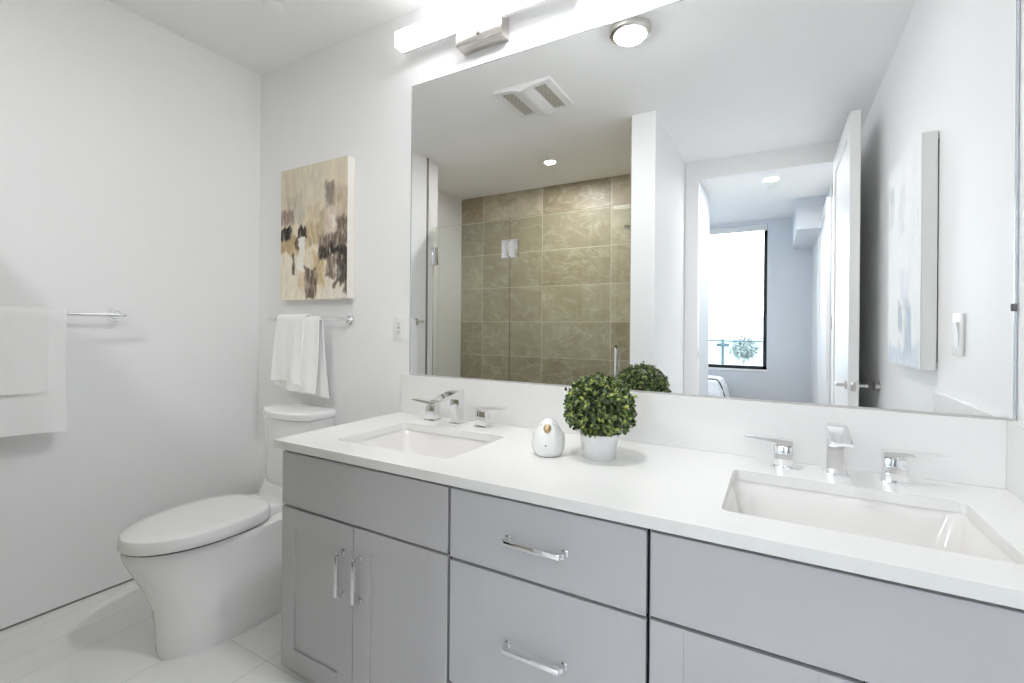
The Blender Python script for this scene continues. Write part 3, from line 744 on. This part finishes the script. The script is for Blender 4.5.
# ------------------------------------------------------------------ paintings
def fbm(u, v, sc, seed):
    return noise.fractal(Vector((u * sc + seed * 7.1, v * sc - seed * 3.3, seed)), 0.9, 2.1, 4)
def paint(layers, base, u, v):
    c = np.array(base(u, v))
    u, v = u + 0.022 * fbm(u * 0.6, v * 1.2, 5, 301) + 0.010 * fbm(u, v, 14, 302), v + 0.014 * fbm(u * 2.2, v * 0.35, 9, 303) + 0.02 * fbm(u, v, 6, 304)
    for k, (u0, u1, v0, v1, col, soft, dens) in enumerate(layers):
        wob = 0.040 * fbm(u, v * 0.8, 4.5, k + 1) + 0.022 * fbm(u * 1.6, v * 0.9, 13, k + 30) + 0.012 * fbm(u * 3.2, v, 26, k + 45)
        d_ = min(u - u0, u1 - u, (v - v0) * 1.2, (v1 - v) * 1.2) + wob
        a = min(1.0, max(0.0, d_ / soft + 0.5)) * dens
        a *= min(1, max(0.0, 0.95 + 0.9 * fbm(u * 2.5, v * 0.7, 12, k + 60)))
        jit = 1 + 0.10 * fbm(u * 3, v, 10, k + 90)
        c = c * (1 - a) + np.array(col) * jit * a
    return np.clip(c, 0, 1)
def lin(c): return [((x / 255 + 0.055) / 1.055) ** 2.4 if x > 10 else x / 255 / 12.92 for x in c]
def canvas_face(P, nu, nv, layers, base, parent):
    """P(u,v) -> world position"""
    bm = bmesh.new()
    vs = [[bm.verts.new(P(i / nu, j / nv)) for i in range(nu + 1)] for j in range(nv + 1)]
    for j in range(nv):
        for i in range(nu): bm.faces.new((vs[j][i], vs[j][i + 1], vs[j + 1][i + 1], vs[j + 1][i]))
    m = MB(); m._merge(bm)
    o = m.build('painted_face', M['art'], parent, smooth=False)
    me = o.data
    at = me.color_attributes.new('paint', 'FLOAT_COLOR', 'POINT')
    cols = []
    for j in range(nv + 1):
        for i in range(nu + 1):
            c = [min(0.88, 1.10 * x) for x in lin(255 * paint(layers, base, i / nu, j / nv))]; cols += [*c, 1.0]
    at.data.foreach_set('color', cols)
    return o
def C_(*rgb): return tuple(x / 255 for x in rgb)
ax0, ax1, az0, az1, ayf = -2.432, -1.896, 1.383, 2.108, 1.648
pt = thing('canvas_painting', ((ax0 + ax1) / 2, WY, az0), 'abstract canvas in beige, tan and dark brown above the toilet', 'painting')
MB().box(ax0, ax1, ayf, WY - 0.002, az0, az1, bev=0.002, seg=1).build('stretched_canvas', M['canvas'], pt)
L1 = [(-.1, 1.1, -.1, .42, C_(234, 222, 202), .10, .9), (.0, .35, .72, 1.1, C_(196, 186, 165), .1, .6), (.3, .7, .70, 1.0, C_(206, 198, 180), .1, .7),
      (.72, 1.1, .50, .80, C_(190, 172, 150), .05, .95), (.69, .80, .66, .84, C_(140, 129, 116), .03, .95), (.84, .9, .74, .83, C_(205, 195, 178), .03, .7),
      (.19, .34, .56, .82, C_(188, 183, 168), .03, .9), (-.1, .20, .58, .69, C_(146, 128, 116), .04, .95), (-.1, .28, .36, .50, C_(176, 152, 110), .04, .9),
      (.36, .62, .38, .56, C_(184, 164, 126), .05, .9), (.60, .70, .45, .66, C_(178, 158, 128), .03, .8), (.71, .86, .46, .68, C_(216, 202, 192), .03, .85),
      (.86, 1.1, .36, .55, C_(104, 92, 82), .03, .95), (.60, .86, .36, .45, C_(112, 97, 86), .04, .95), (.52, .68, .10, .33, C_(192, 168, 124), .05, .85),
      (.68, 1.0, -.02, .26, C_(228, 220, 208), .04, .9), (.62, 1.1, .30, .385, C_(48, 41, 37), .03, 1.0), (.84, 1.1, .10, .34, C_(58, 50, 45), .04, .95), (.72, .85, .17, .32, C_(120, 105, 93), .03, .95),
      (.44, .60, .60, .70, C_(198, 180, 150), .05, .6), (.10, .26, .70, .78, C_(176, 168, 152), .05, .6), (.60, .74, .385, .42, C_(150, 134, 118), .02, .9), (.78, .84, .52, .60, C_(236, 228, 218), .02, .8), (.30, .42, .10, .20, C_(206, 186, 150), .03, .7), (.06, .18, .10, .34, C_(232, 222, 206), .04, .8),
      (.40, .545, .0, .245, C_(104, 88, 76), .025, .98), (.29, .41, .20, .50, C_(240, 236, 228), .02, 1.0), (.30, .395, .49, .525, C_(52, 45, 40), .015, 1.0), (.25, .30, .38, .48, C_(70, 60, 50), .015, .8),
      (-.1, .17, .46, .545, C_(40, 35, 32), .02, 1.0), (.19, .225, .20, .34, C_(72, 62, 56), .015, .9), (.80, .86, .07, .13, C_(70, 60, 54), .02, .8), (.95, 1.02, .02, .10, C_(60, 52, 48), .02, .8), (.35, .5, .28, .37, C_(222, 210, 190), .04, .7)]
def base1(u, v): 
    g = 1 + 0.05 * fbm(u * 2, v, 6, 200); return [x * g for x in C_(216, 206, 184)]
canvas_face(lambda u, v: (ax0 + (ax1 - ax0) * u, ayf - 0.0008, az0 + (az1 - az0) * v), 200, 270, L1, base1, pt)
# pale painting on the right wall (seen in the mirror), u runs towards the door
by0, by1, bz0, bz1, bxf = 0.395, 1.005, 1.092, 2.018, 0.488
p2 = thing('canvas_painting', (XR, (by0 + by1) / 2, bz0), 'pale white and silver abstract canvas on the right wall, seen in the mirror', 'painting')
MB().box(bxf, XR - 0.004, by0, by1, bz0, bz1, bev=0.002, seg=1).build('stretched_canvas', M['plastic'], p2)
MB().box(XR - 0.004, XR - 0.0005, by0 + 0.03, by1 - 0.008, bz0 + 0.03, bz1 - 0.03).build('backing', M['slot'], p2, smooth=False)
L2 = [(.80, .96, .70, .90, C_(190, 192, 196), .06, .8), (.45, .62, .60, .86, C_(206, 208, 212), .05, .7), (.35, .5, .66, .75, C_(248, 248, 248), .04, .9), (.5, .75, .48, .62, C_(245, 245, 245), .04, .9), (.0, .3, .5, .8, C_(226, 228, 230), .06, .7),
      (.3, .6, .25, .45, C_(212, 216, 222), .06, .7), (.22, .42, .06, .30, C_(172, 184, 196), .06, .85), (.5, .62, .17, .31, C_(160, 168, 178), .03, .8), (.05, .95, -.02, .09, C_(186, 200, 212), .05, .7), (.65, .9, .1, .4, C_(238, 240, 242), .06, .8)]
def base2(u, v):
    g = 1 + 0.03 * fbm(u * 2, v, 6, 210); return [x * g for x in C_(230, 231, 231)]
canvas_face(lambda u, v: (bxf - 0.0008, by1 + (by0 - by1) * u, bz0 + (bz1 - bz0) * v), 80, 110, L2, base2, p2)

# ------------------------------------------------------------------ outlet and switch
ox, oz = -1.583, 1.236
ot = thing('power_outlet', (ox, WY, oz - 0.06), 'white double power outlet on the wall left of the mirror', 'outlet')
MB().box(ox - 0.036, ox + 0.036, WY - 0.006, WY - 0.0003, oz - 0.060, oz + 0.060, bev=0.002).build('cover_plate', M['plastic'], ot)
fc = MB().box(ox - 0.017, ox + 0.017, WY - 0.0085, WY - 0.005, oz - 0.034, oz + 0.034, bev=0.001).build('receptacle', M['plastic'], ot)
b = MB()
for dz in (0.019, -0.019):
    b.box(ox - 0.0078, ox - 0.0058, WY - 0.0089, WY - 0.0084, oz + dz - 0.003, oz + dz + 0.006).box(ox + 0.0055, ox + 0.0075, WY - 0.0089, WY - 0.0084, oz + dz - 0.002, oz + dz + 0.005)
    b.cyl((ox, WY - 0.0089, oz + dz - 0.008), (ox, WY - 0.0084, oz + dz - 0.008), 0.0024, seg=12)
b.box(ox - 0.006, ox + 0.006, WY - 0.0092, WY - 0.0084, oz - 0.0025, oz + 0.0025)
b.build('slot', M['slot'], fc, smooth=False)
sy, sz = 1.252, 1.232
sw = thing('light_switch', (XR, sy, sz - 0.07), 'white rocker light switch on the right wall by the pale canvas', 'switch')
MB().box(XR - 0.008, XR - 0.0003, sy - 0.050, sy + 0.050, sz - 0.072, sz + 0.072, bev=0.003).build('cover_plate', M['plastic'], sw)
b = MB().prism([(XR - 0.007, sz - 0.042), (XR - 0.010, sz - 0.042), (XR - 0.0115, sz), (XR - 0.016, sz + 0.042), (XR - 0.007, sz + 0.042)], 'Y', sy - 0.02, sy + 0.02)
b.build('rocker', M['plastic'], sw)

# ------------------------------------------------------------------ ornaments on the counter
bc = (-0.637, 1.368)
bd = thing('bird_figurine', (bc[0], bc[1], ZC), 'white egg-shaped bird figurine with gold beak beside the potted plant', 'figurine')
prof = [(0.036, 0.0), (0.043, 0.004), (0.0500, 0.018), (0.0530, 0.034), (0.0525, 0.050), (0.0475, 0.068), (0.0400, 0.083), (0.0335, 0.094), (0.0270, 0.104), (0.0180, 0.112), (0.0080, 0.1165), (0.001, 0.1175)]
MB().lathe(prof, (bc[0], bc[1], ZC + 0.0003), seg=48).build('body', M['birdwhite'], bd)
fd = Vector((0.33, -0.94, 0)).normalized()        # the way it faces
sd = Vector((0.94, 0.33, 0))
o0 = Vector((bc[0], bc[1], ZC))
q = o0 + fd * 0.030 + Vector((0, 0, 0.0885))
rings = []
for k, (r, d) in enumerate(((0.0135, 0.0), (0.0122, 0.007), (0.0075, 0.014), (0.001, 0.019))):
    rings.append([tuple(q + fd * d + sd * (r * math.cos(2 * math.pi * i / 16)) + Vector((0, 0, r * 1.1 * math.sin(2 * math.pi * i / 16) - d * 0.25))) for i in range(16)])
MB().loft(rings).build('beak', M['gold'], bd)
for s, dz in ((-1, 0.098), (1, 0.098)):
    p = o0 + fd * 0.0195 + sd * s * 0.019 + Vector((0, 0, dz)); MB().cyl(p, p + (fd + sd * s * 0.7).normalized() * 0.0042, 0.0030, 0.0018, seg=12).build('eye', M['rubber'], bd)
p = o0 + fd * 0.0500 + Vector((0, 0, 0.040)) - sd * 0.003
MB().cyl(p, p + fd * 0.0035, 0.0026, seg=12).build('breast_dot', M['rubber'], bd)
for s in (-1, 1):
    rings = []
    for k in range(9):
        t = k / 8; w = 0.020 * math.sin(math.pi * min(1, t * 0.9 + 0.08)) ** 0.8 + 0.001
        c = o0 + sd * s * (0.0455 + 0.005 * math.sin(math.pi * t) - 0.006 * (1 - t)) - fd * (-0.018 + 0.050 * t) + Vector((0, 0, 0.068 - 0.032 * t))
        rings.append([tuple(c + sd * s * 0.005 * math.cos(2 * math.pi * i / 12) + Vector((0, 0, w * math.sin(2 * math.pi * i / 12)))) for i in range(12)])
    MB().loft(rings).build('wing', M['birdwhite'], bd)
rings = []
for k in range(6):
    t = k / 5; c = o0 - fd * (0.042 + 0.026 * t) + Vector((0, 0, 0.034 + 0.016 * t)); r = 0.016 * (1 - 0.6 * t)
    rings.append([tuple(c + sd * r * math.cos(2 * math.pi * i / 12) + Vector((0, 0, 0.45 * r * math.sin(2 * math.pi * i / 12)))) for i in range(12)])
MB().loft(rings).build('tail', M['birdwhite'], bd)

pc = (-0.487, 1.426)
pp = thing('potted_boxwood', (pc[0], pc[1], ZC), 'round green boxwood ball in a whitewashed pot on the counter', 'plant')
MB().lathe([(0.049, 0.0), (0.0515, 0.003), (0.0585, 0.064), (0.0605, 0.068), (0.0605, 0.078), (0.0545, 0.0785), (0.053, 0.066), (0.001, 0.064)], (pc[0], pc[1], ZC + 0.0003), seg=44).build('pot', M['potwhite'], pp)
MB().tube([(pc[0], pc[1], ZC + 0.06), (pc[0] + 0.003, pc[1], ZC + 0.10), (pc[0], pc[1], ZC + 0.16)], [0.008, 0.007, 0.004]).build('stem', M['stem'], pp)
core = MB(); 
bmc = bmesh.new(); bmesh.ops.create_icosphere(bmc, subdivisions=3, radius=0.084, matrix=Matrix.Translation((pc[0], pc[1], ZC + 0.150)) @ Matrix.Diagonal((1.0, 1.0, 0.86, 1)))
core._merge(bmc); core.build('inner_growth', M['soil'], pp)  # plain dark sphere filling the inside of the leaf ball
b = MB(); rng = random.Random(21); bc3 = Vector((pc[0], pc[1], ZC + 0.152))
def leaf(bm, p, n, L, W, rng):
    n = n.normalized()
    t = n.orthogonal().normalized(); t = Matrix.Rotation(rng.uniform(0, 6.283), 3, n) @ t
    tilt = rng.uniform(0.25, 1.15)
    dirv = (t * math.cos(tilt) + n * math.sin(tilt)).normalized()
    sidev = dirv.cross(n)
    if sidev.length < 1e-3: sidev = dirv.orthogonal()
    sidev.normalize(); nn = sidev.cross(dirv).normalized()
    st = [(0, 0.16, 0), (0.30, 0.85, 0.05), (0.62, 1.0, 0.05), (0.88, 0.62, 0.0), (1.0, 0.12, -0.04)]
    rows = []
    for a, w, h in st:
        c = p + dirv * (L * a) + nn * (L * h)
        rows.append((bm.verts.new(c - sidev * W * w + nn * W * 0.30 * w), bm.verts.new(c), bm.verts.new(c + sidev * W * w + nn * W * 0.30 * w)))
    for A, B in zip(rows, rows[1:]):
        for k in (0, 1): bm.faces.new((A[k], A[k + 1], B[k + 1], B[k]))
for k in range(2300):
    z = rng.uniform(-0.93, 1.0); a = rng.uniform(0, 6.283); rr = math.sqrt(1 - z * z)
    n = Vector((rr * math.cos(a), rr * math.sin(a), z))
    bump = 1.0 + 0.07 * noise.noise(n * 3.1)
    rad = (0.080 + 0.026 * rng.random() ** 0.7) * bump
    if rng.random() < 0.05 and z > 0.3: rad += 0.010
    sq = 1.0 + 0.10 * (1 - abs(2 * abs(z) - 1)) if z < 0.2 else 1.0
    p = bc3 + Vector((n.x * rad * sq, n.y * rad * sq, n.z * rad * (0.97 if z > 0 else 0.76)))
    leaf(b.bm, p, n + Vector((rng.uniform(-.5, .5), rng.uniform(-.5, .5), rng.uniform(-.3, .6))), rng.uniform(0.011, 0.017), rng.uniform(0.0042, 0.0062), rng)
me_fol = b
def build_raw(mb, name, m, parent):
    bmesh.ops.translate(mb.bm, vec=-wloc(parent), verts=list(mb.bm.verts))
    me = bpy.data.meshes.new(name); mb.bm.to_mesh(me); mb.bm.free(); me.materials.append(m)
    for p in me.polygons: p.use_smooth = True
    o = bpy.data.objects.new(name, me); COL.objects.link(o); o.parent = parent; return o
build_raw(b, 'foliage', M['leaf'], pp)

# ------------------------------------------------------------------ bed corner in the bedroom
be = thing('bed', (-1.55, -3.15, 0), 'bed with white bedding seen through the doorway below the window', 'bed')
bxa, bxb, bya, byb = -2.50, -0.58, -3.72, -2.75
MB().box(bxa, bxb, bya, byb, 0.10, 0.28, bev=0.02).build('base', M['bedfloor'], be)
for x in (bxa + 0.08, bxb - 0.08):
    for y in (bya + 0.08, byb - 0.08): MB().cyl((x, y, 0), (x, y, 0.11), 0.025).build('foot', M['blackframe'], be)
MB().box(bxa, bxb, bya, byb, 0.28, 0.50, bev=0.05, seg=4).build('mattress', M['duvet'], be)
def duv(off):
    bm = bmesh.new(); n = 40; vs = []
    for j in range(n + 1):
        row = []
        for i in range(n + 1):
            u, v = i / n, j / n
            x = bxa - 0.04 + (bxb - bxa + 0.08) * u; y = bya - 0.04 + (byb - bya + 0.08) * v
            e = min(min(u, 1 - u) * (bxb - bxa), min(v, 1 - v) * (byb - bya))
            z = 0.60 - 0.34 * max(0, 1 - e / 0.13) ** 2.2 + 0.012 * noise.noise(Vector((x * 5, y * 5, 0)))
            row.append(bm.verts.new((x, y, z + off)))
        vs.append(row)
    for A, B in zip(vs, vs[1:]):
        for i in range(n): bm.faces.new((A[i], A[i + 1], B[i + 1], B[i]))
    bmesh.ops.recalc_face_normals(bm, faces=list(bm.faces)); bmesh.ops.solidify(bm, geom=list(bm.faces), thickness=0.03)
    m = MB(); m._merge(bm); return m
dv = duv(0.0).build('duvet', M['duvet'], be)
pts = []
for k in range(15):
    x = bxb - 0.36 + 0.40 * k / 14; u = (x - (bxa - 0.04)) / (bxb - bxa + 0.08); e = (1 - u) * (bxb - bxa)
    pts.append((x, byb - 0.30, 0.606 - 0.34 * max(0, 1 - e / 0.13) ** 2.2))
MB().tube(pts, 0.009, seg=8).build('piping', M['piping'], dv)

# ------------------------------------------------------------------ outside the window
struct('floor_balcony', M['concrete'], (-4.5, 3.0, -5.6, BY - 0.2, -0.2, -0.05))
rl = thing('balcony_railing', (-0.8, -5.3, -0.05), 'teal metal and glass balcony railing outside the bedroom window', 'railing')
RY = -5.3
MB().box(-4.4, 2.9, RY - 0.02, RY + 0.02, 1.030, 1.055, bev=0.003).build('top_rail', M['teal'], rl)
MB().box(-4.4, 2.9, RY - 0.006, RY + 0.006, 0.02, 1.03).build('glass', M['railglass'], rl, smooth=False)
for x in (-3.2, -2.0, -0.795, 0.41, 1.6):
    MB().box(x - 0.022, x + 0.022, RY + 0.012, RY + 0.05, -0.05, 1.075, bev=0.003).box(x - 0.095, x + 0.095, RY + 0.008, RY + 0.03, 0.945, 1.000, bev=0.003).build('post', M['teal'], rl)
bm = bmesh.new(); n = 60; prev = None
rows = []
for j in range(25):
    row = []
    for i in range(n + 1):
        x = -260 + 520 * i / n; y = -14 - 230 * (j / 24) ** 1.5
        z = -9 + max(0, (-y - 90) / 150) * (15 + 9 * noise.noise(Vector((x * 0.012, y * 0.012, 3))) + 4 * noise.noise(Vector((x * 0.05, y * 0.04, 8))))
        row.append(bm.verts.new((x, y, z)))
    rows.append(row)
for A, B in zip(rows, rows[1:]):
    for i in range(n): bm.faces.new((A[i], A[i + 1], B[i + 1], B[i]))
m_ = MB(); m_._merge(bm); m_.build('terrain', M['hill'], None, kind='structure')
tr = thing('tree', (-1.5, -26.0, -9.0), 'hazy round tree far outside the bedroom window', 'tree')
tp = Vector((-1.62, -26.0, 0.15))
MB().tube([(tp.x, tp.y, -9), (tp.x + 0.1, tp.y, -4), (tp.x, tp.y, -0.5)], [0.22, 0.16, 0.08]).build('trunk', M['bark'], tr)
b = MB(); rng = random.Random(5)
for k in range(700):
    n_ = Vector((rng.gauss(0, 1), rng.gauss(0, 1), rng.gauss(0, 1))).normalized(); r = 0.62 * (0.45 + 0.6 * rng.random() ** 0.6) * (1 + 0.35 * noise.noise(n_ * 2.3))
    leaf(b.bm, tp + Vector((n_.x * r, n_.y * r, n_.z * r * 0.95)), n_, rng.uniform(0.12, 0.20), rng.uniform(0.04, 0.07), rng)
build_raw(b, 'crown', M['treeleaf'], tr)
